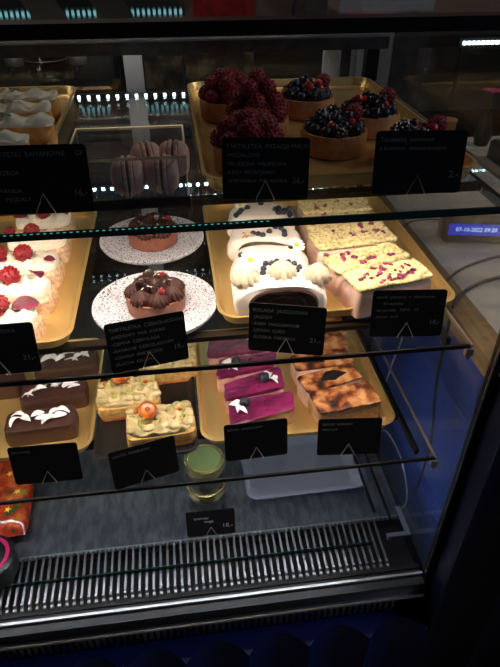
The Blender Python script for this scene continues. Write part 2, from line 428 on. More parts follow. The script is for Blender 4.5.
# ------------------------------------------------------------------ glass shelves
def shelf(z, th, label, edge, led, ledy, x1, left=XL, back=.745, w=.010):
    t = thing('glass_shelf', label, 'shelf', (0, 0, z), 0, 'glass shelves of the display case')
    O('pane', MB().box(left, x1, .004, back, -th, 0).mesh('pane', M['glass'], False), t)
    O('front_edge', MB().box(left, x1, 0, .004, -th, 0).mesh('front_edge', edge, False), t)
    O('light_profile', MB().box(left, x1 - .03, ledy - .007, ledy + .009, -th - .005, -th).box(left, x1 - .03, ledy - .009, ledy - .007, -th - .009, -th).mesh('light_profile', M['bronze'], False), t)
    O('led_strip', MB().box(left, x1 - .04, ledy - .005, ledy + .007, -th - .0065, -th - .0051).mesh('led_strip', led, False), t)
    O('side_rail', MB().box(x1 - .001, x1 + .002, -.002, back, -.005, .002).mesh('side_rail', M['railthin'], False), t)
    O('side_rail', MB().box(x1 - .028, x1 - .020, .03, back, -th - .014, -th).mesh('side_rail', M['black_metal'], False), t)
    O('end_clip', MB().box(x1 - .008, x1 + .005, -.004, .004, -th - .014, -th).box(x1 - .003, x1 + .003, -.001, .006, -th - .022, -th - .014).mesh('end_clip', M['alu'], False), t)
    return t
s_top = shelf(Z1, .010, 'topmost glass shelf with thick green edge, holding fruit tarts', M['edge'], M['led'], .112, .494)
mb = MB()
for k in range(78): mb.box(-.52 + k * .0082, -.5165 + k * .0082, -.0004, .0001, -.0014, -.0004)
O('edge_light_bleed', mb.mesh('edge_light_bleed', M['edgeglow'], False), s_top)  # glowing dots imitate shelf light leaking through the glass edge
shelf(Z2, .007, 'middle glass shelf with thin black edge, holding the round speckled plates', M['black_metal'], M['ledlow'], .095, .455)
shelf(Z3, .007, 'lowest glass shelf with thin black edge, holding the brownies', M['black_metal'], M['leddeck'], .130, .449)
# row of LED points at the back of the top shelf
for zz, yy, em, lab in ((Z1 - .012, .715, 'leddot', 'row of small white LED points along the back of the top shelf'), (Z2 + .010, .715, 'leddot2', 'bright LED row behind the middle shelf, seen below the macaron box')):
  t = thing('led_bar', lab, 'light strip', (0, yy, zz), 0, 'LED rows at the back of the case')
  O('housing', MB().box(XL, .40, -.004, .008, .0, .010).mesh('housing', M['steel_dark'], False), t)
  mb = MB()
  for k in range(46): mb.box(-.60 + k * .0215, -.5935 + k * .0215, -.0052, -.004, .0022, .0082)
  O('led_points', mb.mesh('led_points', M[em], False), t)

# ------------------------------------------------------------------ trays
def tray(name, label, x0, x1, y0, y1, z, m, h=.020, r=.035, group='golden baking trays'):
    hx, hy = (x1 - x0) / 2, (y1 - y0) / 2
    mb = MB()
    mb.rr([(hx - .010, hy - .010, r * .8, 0), (hx - .003, hy - .003, r, h - .002), (hx, hy, r, h - .002), (hx, hy, r, h),
           (hx - .005, hy - .005, r, h + .0005), (hx - .0065, hy - .0065, r, h - .002), (hx - .0125, hy - .0125, r * .8, .006), (hx - .016, hy - .016, r * .7, TF)], 7)
    o = O(name, mb.mesh(name, m, True, 50), None, ((x0 + x1) / 2, (y0 + y1) / 2, z))
    return tag(o, label, 'tray', group)
G = M['gold']
tray('baking_tray', 'gold rectangular tray on the top shelf carrying the berry tarts', .035, .458, .095, .700, Z1, G, .022)
tray('baking_tray', 'gold tray on the top shelf under the long cream pastries, behind the left sign', -.64, -.205, .095, .700, Z1, G, .022)
tray('baking_tray', 'gold tray on the middle shelf under the white roulades and crumble cakes', .050, .478, .098, .585, Z2, G)
tray('baking_tray', 'gold tray on the middle shelf under the raspberry cream slices', -.64, -.190, .070, .590, Z2, G)
tray('baking_tray', 'gold tray on the lowest shelf under the purple and scorched cheesecakes', .005, .402, .078, .445, Z3, G)
tray('baking_tray', 'gold tray on the lowest shelf under the chocolate brownies', -.62, -.203, .088, .450, Z3, G)
tray('cake_tray', 'black plastic tray on the lowest shelf under the apricot cakes', -.200, .000, .062, .440, Z3, M['black_plastic'], .016, .02, None)

# ------------------------------------------------------------------ price signs
def sign(label, x, y, z, rz, lines, price, title=None, tilt=10, size=.0078, w=.120, h=.083, bright=False):
    t = thing('price_sign', label, 'sign', (x, y, z), math.radians(rz), 'black chalkboard price signs')
    rx = math.radians(90 - tilt)
    mb = MB(); mb.rr([(w / 2, h / 2, .005, 0), (w / 2, h / 2, .005, .002)], 3)
    R = Euler((rx, 0, 0))
    c = Vector((0, math.sin(math.radians(tilt)) * h / 2, math.cos(math.radians(tilt)) * h / 2 + .0015))
    O('board', mb.mesh('board', M['board'], False), t, c, R)
    nrm = Vector((0, -math.cos(math.radians(tilt)), math.sin(math.radians(tilt))))
    up = Vector((0, math.sin(math.radians(tilt)), math.cos(math.radians(tilt)))); c2 = c + nrm * .0023
    ch = M['chalk2'] if bright else M['chalk']
    def put(txt, s, lx, ly, al='LEFT', shear=0):
        O('chalk_lettering', text_mesh(txt, s, ch, align=al), t, c2 + Vector((lx, 0, 0)) + up * ly, R)
    if title: put(title, size * 1.12, -w / 2 + .006, h / 2 - .014)
    for k, l in enumerate(lines):
        put(l, size, -w / 2 + .006, h / 2 - (.014 if not title else .014) - (k + (1 if title else 0)) * .0115)
    if price: put(price, size * 1.6, w / 2 - .005, -h / 2 + .022, 'RIGHT')
    # folded wire stand: triangle in front of the board, two feet behind it
    b = c + nrm * .003; H = h / 2
    tri = [b + Vector((-.0125, 0, 0)) - up * (H - .001), b - up * (H - .026), b + Vector((.0125, 0, 0)) - up * (H - .001)]
    rear = [Vector((.0125, c.y * 0 + .03, .0016)), Vector((-.0125, .03, .0016))]
    wb = MB(); wb.tube(tri, .0006, 5); wb.tube([tri[0], (-.0125, -.004, .0012), rear[1], rear[0], (.0125, -.004, .0012), tri[2]], .0006, 5)
    O('wire_stand', wb.mesh('wire_stand', M['wire']), t)
    return t
sign('black sign in front of the raspberry tarts, five lines of chalk writing and 26', .120, .068, Z1, -8,
     ['-MIGDALOWE', '-FRUZELINA  MALINOWA', '-KREM  PISTACJOWY', '-SMIETANKA  MALINOWA'], '26,-', 'TARTALETKA  PISTACJA-MALINA', size=.0072)
sign('black sign at the right end of the top shelf, half hiding a berry tart', .338, .060, Z1, -5,
     ['Tartaletka  owocowa', 'z kremem  smietankowym'], '2.-', None, size=.0088, w=.128, h=.086)
sign('black sign at the left end of the top shelf marked GF, price 16', -.180, .060, Z1, -3,
     ['', 'ORZECH', '', 'WANILIA', '    MIGDALY'], '16,-', 'WUZETKI  BANANOWE     GF', size=.0078, w=.128, h=.088)
sign('tilted black sign leaning before the front speckled plate, chalk list and 19', -.064, .012, Z2, 11,
     ['-KREMOWY  MUS  KAKAO', '-CIEMNA  CZEKOLADA', '-GANACHE  CZEKOLADOWY', '-CZARNA  PORZECZKA', '-BLACHA  KRUCHA'], '19,-', 'TARTALETKA  CZEKOLADOWA', size=.0070)
sign('black sign before the white blueberry roulade, price 21', .149, .018, Z2, -15,
     ['-JAGODY', '-KREM  MASCARPONE', '-LEMON  CURD', '-SLODKA  MERENGA'], '21,-', 'ROLADA  JAGODOWA', size=.0074)
sign('black sign before the crumble cheesecakes, above the blue panel', .354, .036, Z2, -6,
     ['sernik  pieczony  z  rabarbarem', '      Kruszonka', '-na spodzie   NEW   19', '-lemon  curd'], '18,-', None, size=.0074)
sign('black sign cut by the left edge of the photo, before the raspberry cream slices', -.290, .022, Z2, 0,
     ['', ''], '21,-', 'ROLADA  MALINOWA', size=.0078)
sign('plain black sign before the chocolate brownies', -.276, .036, Z3, -1, ['BROWNIE'], None, size=.007)
sign('black sign turned sideways before the apricot cakes', -.098, .016, Z3, 14, ['CIASTO  MORELOWE'], None, size=.007)
sign('black sign before the purple glazed cheesecakes', .108, .044, Z3, 2, ['SERNIK  JAGODOWY'], None, size=.007)
sign('black sign before the scorched cheesecakes at the right', .283, .030, Z3, -5, ['-SERNIK  BASKIJSKI', '-WANILIA'], None, size=.007)
sign('small black sign reading tiramisu wege, leaning before the jars', .014, .1565, ZD, -1, ['', '    tiramisu', '            wege'], '18,-', None, size=.0110, w=.118, h=.078, bright=True)

# ------------------------------------------------------------------ berries and garnish meshes
def druplets(m, n=56, r=.0116, dr=.0023, tall=1.12):
    mb = MB(); ga = PI * (3 - 5 ** .5)
    for i in range(n):
        zz = 1 - 1.9 * (i + .5) / n; rr = math.sqrt(max(0, 1 - zz * zz)); a = i * ga
        mb.ico((rr * r * math.cos(a), rr * r * math.sin(a), zz * r * tall), dr, 1)
    mb.ico((0, 0, 0), r * 1.06, 2, sq=(1, 1, tall))
    return mb.mesh('berry', m)
ME_R = druplets(M['rasp']); ME_RL = druplets(M['rasp_lit']); ME_K = druplets(M['blackb'], 34, .0108, .0029)
mb = MB(); mb.ico((0, 0, 0), .0068, 3, sq=(1, 1, .9)); mb.lathe([(.0022, .0052), (.0031, .0066), (.0026, .0068), (.0012, .0057)], 10, amp=.15, rip=5)
ME_B = mb.mesh('blueberry', M['blueb'])
mb = MB(); mb.lathe([(0.0005, -.011), (.006, -.008), (.0095, 0), (.0085, .006), (.004, .009), (.0005, .0095)], 14); ME_S = mb.mesh('strawberry', M['strawb'])
def leaf_mesh(L=.020, W=.009, m=None, cup=.004, name='leaf'):
    mb = MB(); n = 8; top = []; 
    vs = []; fs = []
    for k in range(n + 1):
        t = k / n; w = W * math.sin(PI * min(1, t * .97 + .02)) ** .7 / 2; z = cup * math.sin(PI * t) 
        vs += [(-L / 2 + L * t, -w, z), (-L / 2 + L * t, 0, z - .0015), (-L / 2 + L * t, w, z),
               (-L / 2 + L * t, -w, z + .0007), (-L / 2 + L * t, 0, z - .0008), (-L / 2 + L * t, w, z + .0007)]
    for k in range(n):
        a = 6 * k; b = a + 6
        fs += [(a, a + 1, b + 1, b), (a + 1, a + 2, b + 2, b + 1), (a + 3, b + 3, b + 4, a + 4), (a + 4, b + 4, b + 5, a + 5), (a, b, b + 3, a + 3), (a + 2, a + 5, b + 5, b + 2)]
    mb.add(vs, fs); return mb.mesh(name, m)
ME_LEAF = leaf_mesh(m=M['leaf'])
ME_FLAKE = [leaf_mesh(.026, .011, M['coco'], c, 'coconut_flake') for c in (.007, .004, .009)]
ME_PETAL = leaf_mesh(.021, .013, M['petal'], .003, 'petal')
def dollop_mesh(R, H, n, m, twist=.5, amp=.13, name='dollop'):
    N_ = n * 6
    pr = [(R * .86, 0), (R, H * .12), (R * 1.0, H * .28), (R * .86, H * .48), (R * .60, H * .68), (R * .32, H * .84), (R * .10, H * .96), (.0003, H)]
    return MB().lathe(pr, N_, rip=n, amp=amp, twist=twist).mesh(name, m, True, 60)

# ------------------------------------------------------------------ fruit tarts on the top shelf
def crust_me(R, h, m):
    pr = [(R - .003, 0), (R, .002), (R + .0012, h * .5), (R + .0015, h - .004), (R + .0005, h), (R - .003, h + .0003), (R - .0055, h - .002), (R - .0065, h - .008)]
    return MB().lathe(pr, 48, rip=0).mesh('crust', m, True, 50)
ZT = Z1 + TF
CR = crust_me(.054, .036, M['crust'])
FIL = MB().lathe([(.046, 0), (.048, .006), (.03, .010), (.001, .011)], 32).mesh('filling', M['custard'])
def rasp_tart(label, x, y, layers=4, seed=0):
    rnd = random.Random(seed); t = thing('raspberry_tart', label, 'tart', (x, y, ZT), 0, 'raspberry tarts on the top shelf')
    O('crust', CR, t); O('filling', FIL, t, (0, 0, .027))
    for k, (r, n, z) in enumerate([(.041, 8, .044), (.022, 5, .054), (.030, 5, .064), (.006, 2, .073), (.018, 3, .084), (.002, 1, .100)][:layers]):
        for i in range(n):
            a = 2 * PI * i / n + k * .4 + rnd.uniform(-.1, .1)
            O('raspberry', ME_R, t, (r * math.cos(a), r * math.sin(a), z + rnd.uniform(-.002, .002)),
              (rnd.uniform(-1.4, 1.4), rnd.uniform(-1.4, 1.4), rnd.uniform(0, 6)), rnd.uniform(1.15, 1.35))
    return t
rasp_tart('raspberry tart at the back left corner of the top tray', .108, .470, 4, 1)
rasp_tart('raspberry tart with the tallest berry heap, in the middle of its row', .146, .335, 6, 2)
rasp_tart('raspberry tart nearest the front, its crust hidden by the black sign', .112, .192, 4, 3)
def mixed_tart(label, x, y, seed):
    rnd = random.Random(seed); t = thing('berry_tart', label, 'tart', (x, y, ZT), 0, 'dark berry tarts on the top shelf')
    O('crust', CR, t); O('filling', FIL, t, (0, 0, .027))
    for k, (r, n, z) in enumerate([(.041, 12, .041), (.026, 8, .046), (.010, 4, .050), (.022, 4, .056)]):
        for i in range(n):
            a = 2 * PI * i / n + k * .5 + rnd.uniform(-.1, .1)
            q = rnd.random(); nm, me, s = ('blackberry', ME_K, 1.) if q < .42 else (('blueberry', ME_B, 1.35) if q < .86 else ('strawberry', ME_S, .95))
            O(nm, me, t, (r * math.cos(a), r * math.sin(a), z), (rnd.uniform(-1.4, 1.4), rnd.uniform(-1.4, 1.4), rnd.uniform(0, 6)), s * rnd.uniform(.95, 1.08))
    a = .5; O('raspberry', ME_R, t, (.034, .010, .058), (.3, 1.2, 0), 1.1)
    return t
mixed_tart('dark berry tart at the back of the top tray, beside the steel column', .262, .470, 11)
mixed_tart('dark berry tart at the right edge of the top tray', .352, .345, 12)
mixed_tart('dark berry tart in the middle front of the top tray, pale crust in full view', .262, .248, 13)
mixed_tart('dark berry tart half hidden by the right-hand sign on the top shelf', .372, .165, 14)

# ------------------------------------------------------------------ long cream pastries, top left
for i, (x, y, lab) in enumerate([(-.318, .500, 'rearmost long cream-topped pastry, top left tray'), (-.318, .415, 'second long cream pastry from the back, top left tray'),
        (-.300, .325, 'third long cream pastry from the back, green leaf on top'), (-.325, .235, 'fourth long cream pastry from the back, glowing orange side'),
        (-.385, .150, 'frontmost long cream pastry, almost hidden by the GF sign')]):
    t = thing('cream_pastry', lab, 'pastry', (x, y, ZT), math.radians(2), 'long cream pastries on the top left tray')
    me = slab(.098, .030, lambda u, v: .046 - .012 * v * v, None, 26, 10, 4, round_edge=.3, seed=i).mesh('pastry_body', M['pastry'])
    O('pastry_body', me, t)
    f = lambda u, v, i=i: .007 + .010 * (1 - v * v) * (.75 + .45 * math.sin(u * 13 + i * 1.7)) + .004 * nz(u * 5, v * 4, i)
    mb = slab(.098, .0215, f, None, 40, 12, 5, round_edge=.35, seed=i + 9)
    O('cream_topping', mb.mesh('cream_topping', M['cream']), t, (0, .002, .037))
    O('mint_leaf', ME_LEAF, t, (.028, -.004, .054), (.2, .1, .6), .9); O('mint_leaf', ME_LEAF, t, (.018, .003, .055), (-.2, .2, 2.4), .7)

# ------------------------------------------------------------------ macaron box
t = thing('acrylic_box', 'clear box with brass-coloured edges holding macarons, on the top shelf', 'box', (-.068, .145, Z1))
w, d, h = .080, .070, .064
mb = MB().box(-w, w, -d, -d + .0025, .002, h).box(-w, w, d - .0025, d, .002, h).box(-w, -w + .0025, -d, d, .002, h).box(w - .0025, w, -d, d, .002, h)
O('walls', mb.mesh('walls', M['acrylic'], False), t)
O('base', MB().box(-w - .003, w + .003, -d - .003, d + .003, 0, .0035).mesh('base', M['acrylic'], False), t)
O('front_skirting', MB().box(-w - .003, w + .003, -d - .006, -d - .0005, 0, .010).mesh('front_skirting', M['bronze'], False), t)
mb = MB().tube([(-w, -d, h), (w, -d, h), (w, d, h), (-w, d, h)], .0023, 5, closed=True)
for sx in (-w, w):
    mb.tube([(sx, -d, .003), (sx, -d, h)], .0012, 5); mb.tube([(sx, d, .003), (sx, d, h)], .0012, 5)
O('brass_edging', mb.mesh('brass_edging', M['wire']), t)
mc = MB(); R = .0265
mc.lathe([(.0005, -.0235), (R * .5, -.0225), (R * .8, -.019), (R * .95, -.013), (R * .98, -.009), (R * .93, -.0078)], 40); mc.lathe([(R * .93, -.0078), (R * 1.03, -.0060), (R * 1.04, -.0030), (R * .95, -.0016)], 60, rip=20, amp=.025)
ME_SH = mc.mesh('shell', M['macaron']); 
ME_MF = MB().lathe([(R * .9, -.004), (R * .96, 0), (R * .9, .004)], 28).mesh('filling', M['macfill'])
for x, y, rz, rr_, lab in [(-.070, .105, 4, 0, 'front left macaron standing on edge in the clear box'), (-.022, .108, -3, 0, 'front right macaron standing on edge in the clear box'),
                      (-.045, .165, 10, 0, 'macaron behind the front pair, seen between them'), (.004 - .008, .168, -6, 0, 'rear right macaron in the clear box')]:
    m_ = tag(O('macaron', None, None, (x, y, Z1 + .0035 + R), (0, 0, math.radians(rz))), lab, 'macaron', 'macarons in the clear box')
    O('shell', ME_SH, m_, (0, 0, 0), (0, PI / 2, 0)); O('shell', ME_SH, m_, (0, 0, 0), (0, -PI / 2, 0)); O('filling', ME_MF, m_, (0, 0, 0), (0, PI / 2, 0))

# ------------------------------------------------------------------ speckled plates with chocolate tarts
pl = MB().lathe([(.085, 0), (.098, .002), (.107, .008), (.110, .013), (.1095, .016), (.106, .0172), (.101, .015), (.096, .011), (.088, .0095), (.001, .009)], 64).mesh('plate', M['stone'], True, 60)
ck = crust_me(.050, .030, M['choc_crust']); fk = MB().lathe([(.043, 0), (.044, .006), (.001, .008)], 32).mesh('filling', M['ganache'])
dk = dollop_mesh(.0195, .025, 14, M['ganache'], .35, .09)
for x, y, lab, lt, sd in [(-.0575, .172, 'front round speckled stone plate, larger in view', 'chocolate tart with piped ganache on the front speckled plate', 1),
                      (-.065, .428, 'rear round speckled stone plate', 'chocolate tart with piped ganache on the rear speckled plate', 2)]:
    tag(O('plate', pl, None, (x, y, Z2), (0, 0, sd)), lab, 'plate', 'speckled stone plates')
    t = thing('chocolate_tart', lt, 'tart', (x + .003, y - .006 if sd == 1 else y - .01, Z2 + .0095), sd * 1.3, 'chocolate tarts on speckled plates')
    O('crust', ck, t); O('filling', fk, t, (0, 0, .022))
    for k in range(7):
        a = 2 * PI * k / 7; O('ganache_dollop', dk, t, (.0335 * math.cos(a), .0335 * math.sin(a), .026), (0, 0, k), 1)
    O('ganache_dollop', dk, t, (0, 0, .031), (0, 0, .3), 1.12)
    for k, (a, r) in enumerate([(2.2, .024), (2.9, .017), (4.6, .012), (.7, .022)]):
        O('chocolate_disc', MB().lathe([(.0105, 0), (.0115, .002), (.010, .0035), (.006, .0022), (.001, .002)], 20).mesh('chocolate_disc', M['choc_dark']), t,
          (r * math.cos(a), r * math.sin(a), .053), (.4 * math.sin(k * 2), .5 * math.cos(k), 0), 1)
    for k in range(6):
        a = k * 1.3; O('gold_fleck', MB().box(-.003, .003, -.0018, .0018, 0, .0008).mesh('gold_fleck', M['flake_gold'], False), t,
          (.027 * math.cos(a), .027 * math.sin(a), .0495), (.5 * math.sin(k), .3, a), 1)
    O('raspberry', ME_RL, t, (-.028, -.020, .050), (1, .4, 0), .45); 
    O('raspberry', ME_RL, t, (.030, -.006, .049), (1, .4, 0), .35)

# ------------------------------------------------------------------ raspberry cream slices, middle left
ZC = Z2 + TF
rows = [(-.290, .485), (-.287, .388), (-.290, .296), (-.292, .206), (-.300, .112)]
labs = ['rearmost raspberry cream slice, behind the green glass edge', 'second raspberry cream slice from the back', 'third raspberry cream slice from the back, dark petal at its right',
        'fourth raspberry cream slice from the back, large magenta shard on top', 'frontmost raspberry cream slice, ribbed cream beside the sign']
for i, ((x, y), lab) in enumerate(zip(rows, labs)):
    t = thing('raspberry_cream_slice', lab, 'cake', (x, y, ZC), math.radians([0, 0, -3, -6, -8][i]), 'raspberry cream slices on the left tray')
    O('cake_body', slab(.058, .0345, lambda u, v: .032 + .002 * nz(u * 6, v * 6, i), None, 24, 14, 6, seed=i).mesh('cake_body', M['nutty']), t)
    f = lambda u, v, i=i: .012 + .008 * (1 - .6 * v * v) + .0035 * math.sin(u * 13 + 1.4 * math.sin(v * 3) + i) * (1 - v * v * .4) + .003 * nz(u * 4, v * 4, i * 3.)
    O('whipped_cream', slab(.0545, .0310, f, None, 44, 20, 4, round_edge=.35, seed=i).mesh('whipped_cream', M['cream_w']), t, (-.002, 0, .0300))
    for px, py, s in [[(.004, -.012, 1.05)], [(-.008, -.002, 1.05), (-.05, 0, .7)], [(-.004, -.004, 1.15), (-.05, .0, 1.)], [(-.010, .004, 1.2)], [(-.004, .008, 1.3)]][i]:
        O('raspberry', ME_RL, t, (px, py, .0600), (1.1, .3 * i, i), s * 1.08)
    for k, (px, py, s, r) in enumerate([[(-.046, -.008, 1.3, .5), (.04, -.008, 1.3, 2.8)], [(-.041, -.018, 1., 2.3), (.045, -.03, .7, 2.9)], [(.044, -.015, 1., .1), (-.044, -.010, 1.2, .9)],
                            [(.028, .022, 1.9, 2.3), (-.035, .02, .8, .3)], [(.036, .020, 2.1, .6), (-.03, -.01, .9, 2.)]][i]):
        O('petal', ME_PETAL, t, (px, py, .0515), (.45, .15, r), s)
dm = dollop_mesh(.017, .028, 12, M['cream'], .3, .09)

# ------------------------------------------------------------------ blueberry meringue roulades
def roul_profile(a, w, h):   # D section
    c, s = math.cos(a), math.sin(a)
    x = w * (abs(c) ** .75) * (1 if c >= 0 else -1); z = h * .42 + (h * .58 * s ** .85 if s > 0 else h * .42 * (-(abs(s) ** .55)))
    return x, z
def roulade(w, h, hy, seed):
    mb = MB(); L = []; N = 48
    for yy, k in ((-hy, .90), (-hy + .003, .965), (-hy + .010, 1.), (-hy * .3, 1.01), (hy * .4, 1.), (hy - .010, 1.), (hy - .003, .965), (hy, .90)):
        l = []
        for i in range(N):
            a = 2 * PI * i / N; x, z = roul_profile(a, w * k, h)
            b = 1 + .03 * nz(3 * math.cos(a), 3 * math.sin(a) + seed, yy * 30)
            l.append((x * b, yy, max(0., h * .42 + (z - h * .42) * k * b)))
        L.append(l)
    return mb.loops(L).mesh('meringue_roll', M['meringue'])
def spiral(w, h, y):
    mb = MB(); n = 90; r0 = .0042
    pts = []
    for i in range(n):
        t = i / (n - 1); a = -1.2 + t * 2 * PI * 1.9; s = .80 * (1 - .62 * t); x, z = roul_profile(a % (2 * PI), w * s, h)
        pts.append((x, y, h * .44 + (z - h * .42) * s))
    mb.tube(pts, r0, 6); mb.rr([(w * .70, h * .30, h * .3, -.0018), (w * .70, h * .30, h * .3, .0018)], 6, X=Matrix.Translation((0, y, h * .45)) @ Matrix.Rotation(PI / 2, 4, 'X'))
    return mb.mesh('berry_filling', M['berryfill'])
rl = [(.158, .142, -2, 'frontmost white roulade with three piped dollops and a daisy, dark cut face'),
      (.158, .234, -12, 'second white roulade from the front, bright yellow daisy centre at its right'),
      (.162, .330, -12, 'third white roulade from the front, row of blueberries across the top'),
      (.170, .430, -10, 'rearmost white roulade seen behind the green glass edge')]
RO = []
for i, (x, y, rz, lab) in enumerate(rl):
    t = thing('blueberry_roulade', lab, 'cake', (x, y, ZC), math.radians(rz), 'white blueberry roulades on the middle shelf'); RO.append((t, x, y, rz))
    H_ = .070 if i == 0 else .060; O('meringue_roll', roulade(.080 if i == 0 else .072, H_, .038, i * 3.), t)
    O('berry_filling', spiral(.080 if i == 0 else .072, H_, -.0375), t)
def on_roul(i, name, me, wx, wy, z, rot=(0, 0, 0), s=1):
    t, x, y, rz = RO[i]; p = Matrix.Rotation(-math.radians(rz), 3, 'Z') @ Vector((wx - x, wy - y, 0))
    return O(name, me, t, (p.x, p.y, z), rot, s)
DW = dollop_mesh(.0225, .034, 11, M['cream_beige'], .35, .17, 'cream_dollop')
for wx, wy in [(.101, .136), (.163, .140), (.222, .132)]: on_roul(0, 'cream_dollop', DW, wx, wy, .058 if wx != .163 else .064, (0, 0, wx * 40), 1.0)
for wx, wy in [(.140, .176), (.134, .160), (.131, .146), (.150, .173), (.190, .172), (.197, .160), (.190, .148), (.160, .177), (.180, .176), (.241, .160)]:
    on_roul(0, 'blueberry', ME_B, wx, wy, .074 - abs(wx - .158) * .14, (wx * 30, wy * 40, 0), .85)
for wx, wy in [(.200, .254), (.227, .271), (.104, .243)]: on_roul(1, 'blueberry', ME_B, wx, wy, .062 - abs(wx - .16) * .13, (wx * 30, wy * 40, 0), .8)
for wx, wy in [(.137, .317), (.146, .311), (.154, .304), (.169, .317), (.184, .337), (.195, .331), (.199, .318), (.197, .304)]:
    on_roul(2, 'blueberry', ME_B, wx, wy, .0635 - abs(wx - .166) * .1, (wx * 30, wy * 40, 0), .85)
for wx, wy in [(.114, .413), (.121, .422), (.127, .432), (.141, .440), (.172, .452), (.198, .422), (.207, .431), (.219, .420), (.202, .407), (.213, .412), (.227, .403), (.230, .430)]:
    on_roul(3, 'blueberry', ME_B, wx, wy, .0635 - abs(wx - .172) * .12, (wx * 30, wy * 40, 0), .95)
def daisy(i, wx, wy, z, s, tilt):
    t, x, y, rz = RO[i]
    mbp = MB()
    for k in range(13):
        a = 2 * PI * k / 13; X = Matrix.Rotation(a, 4, 'Z') @ Matrix.Translation((.0088, 0, .0008)) @ Matrix.Rotation(-.12, 4, 'Y')
        mbp.rr([(.0052, .0019, .0019, 0), (.0056, .0022, .0022, .0004), (.0052, .0019, .0019, .0008)], 3, X=X)
    d = on_roul(i, 'daisy', mbp.mesh('daisy', M['daisy_w']), wx, wy, z, tilt, s)
    O('daisy_centre', MB().ico((0, 0, .0018), .0042, 2, sq=(1, 1, .5)).mesh('daisy_centre', M['daisy_y']), d)
daisy(0, .110, .150, .094, 1.25, (.7, -.1, 0)); daisy(1, .212, .262, .058, 1.2, (.35, .3, 0)); daisy(3, .127, .448, .062, .9, (.2, -.1, 0))
for r_ in (0, 2.1, 4.2): on_roul(2, 'dried_leaf', leaf_mesh(.020, .006, M['caketan'], .003), .122 + .006 * math.cos(r_), +.305 + .006 * math.sin(r_), .061, (0, -.2, r_), 1)
on_roul(0, 'dried_leaf', leaf_mesh(.020, .009, M['sponge_crust'], .004), .228, .168, .062, (0, .3, .3), 1)

# ------------------------------------------------------------------ crumble cheesecakes
def blob(k):
    mb = MB(); q = random.Random(k * 7 + 1)
    for _ in range(3): mb.ico((q.uniform(-.004, .004), q.uniform(-.003, .003), q.uniform(-.001, .001)), q.uniform(.0022, .0038), 1, sq=(1.2, .9, .6))
    return mb
ctr = [(.350, .136, 13, .074, .032, .053), (.334, .212, 17, .078, .031, .047), (.330, .292, 8, .082, .034, .050), (.332, .372, 3, .080, .034, .045), (.335, .452, 0, .076, .034, .047)]
clab = ['frontmost crumble cheesecake slice, red rhubarb at its front edge', 'second crumble cheesecake slice from the front, tall pale side showing',
        'third crumble cheesecake slice from the front', 'fourth crumble cheesecake slice from the front, under the glass edge', 'rearmost crumble cheesecake slice']
pieces = [(.292, .429), (.301, .402), (.350, .400), (.277, .327), (.297, .311), (.354, .326), (.358, .298), (.380, .304), (.393, .294), (.329, .293), (.302, .225), (.321, .190),
          (.339, .197), (.290, .216), (.363, .188), (.303, .164), (.326, .151), (.344, .148), (.392, .156), (.396, .140), (.367, .138), (.332, .132), (.316, .120), (.297, .118), (.380, .150),
          (.36, .161), (.352, .125), (.374, .126), (.388, .13), (.335, .108), (.345, .112), (.356, .114), (.368, .118), (.343, .120), (.361, .121), (.310, .135), (.29, .205), (.31, .206), (.345, .206), (.31, .44), (.34, .46), (.37, .44), (.385, .41), (.33, .36), (.39, .35), (.27, .36), (.262, .22), (.38, .21), (.30, .48), (.36, .49)]
for i, ((x, y, rz, hx, hy, hh), lab) in enumerate(zip(ctr, clab)):
    t = thing('crumble_cheesecake', lab, 'cake', (x, y, ZC), math.radians(rz), 'crumble cheesecake slices on the middle shelf')
    O('cheesecake_body', slab(hx, hy, lambda u, v: hh, None, 20, 12, 14, seed=i * 2., round_edge=.06).mesh('cheesecake_body', M['cheese']), t)
    f = lambda u, v, i=i: .0080 + .0016 * noise.cell(Vector((u * 17, v * 8, i))) + .0022 * nz(u * 11, v * 7, i) + .002 * nz(u * 2, v * 2, i)
    O('crumble_topping', slab(hx * 1.0, hy * .99, f, None, 60, 30, 12, round_edge=.1, seed=i).mesh('crumble_topping', M['crumble'], True, 80), t, (0, 0, hh - .0015))
    for k, (wx, wy) in enumerate(pieces):
        p = Matrix.Rotation(-math.radians(rz), 3, 'Z') @ Vector((wx - x, wy - y, 0))
        if abs(p.y) <= hy * .98 and abs(p.x) < hx * .95:
            rn = random.Random(k); O('rhubarb_piece', blob(k).mesh('rhubarb_piece', M['rhubarb'], True, 80), t, (p.x, p.y, hh + .0085), (rn.uniform(-.4, .4), rn.uniform(-.4, .4), k), rn.uniform(1.0, 1.7))
            pieces[k] = (9, 9)

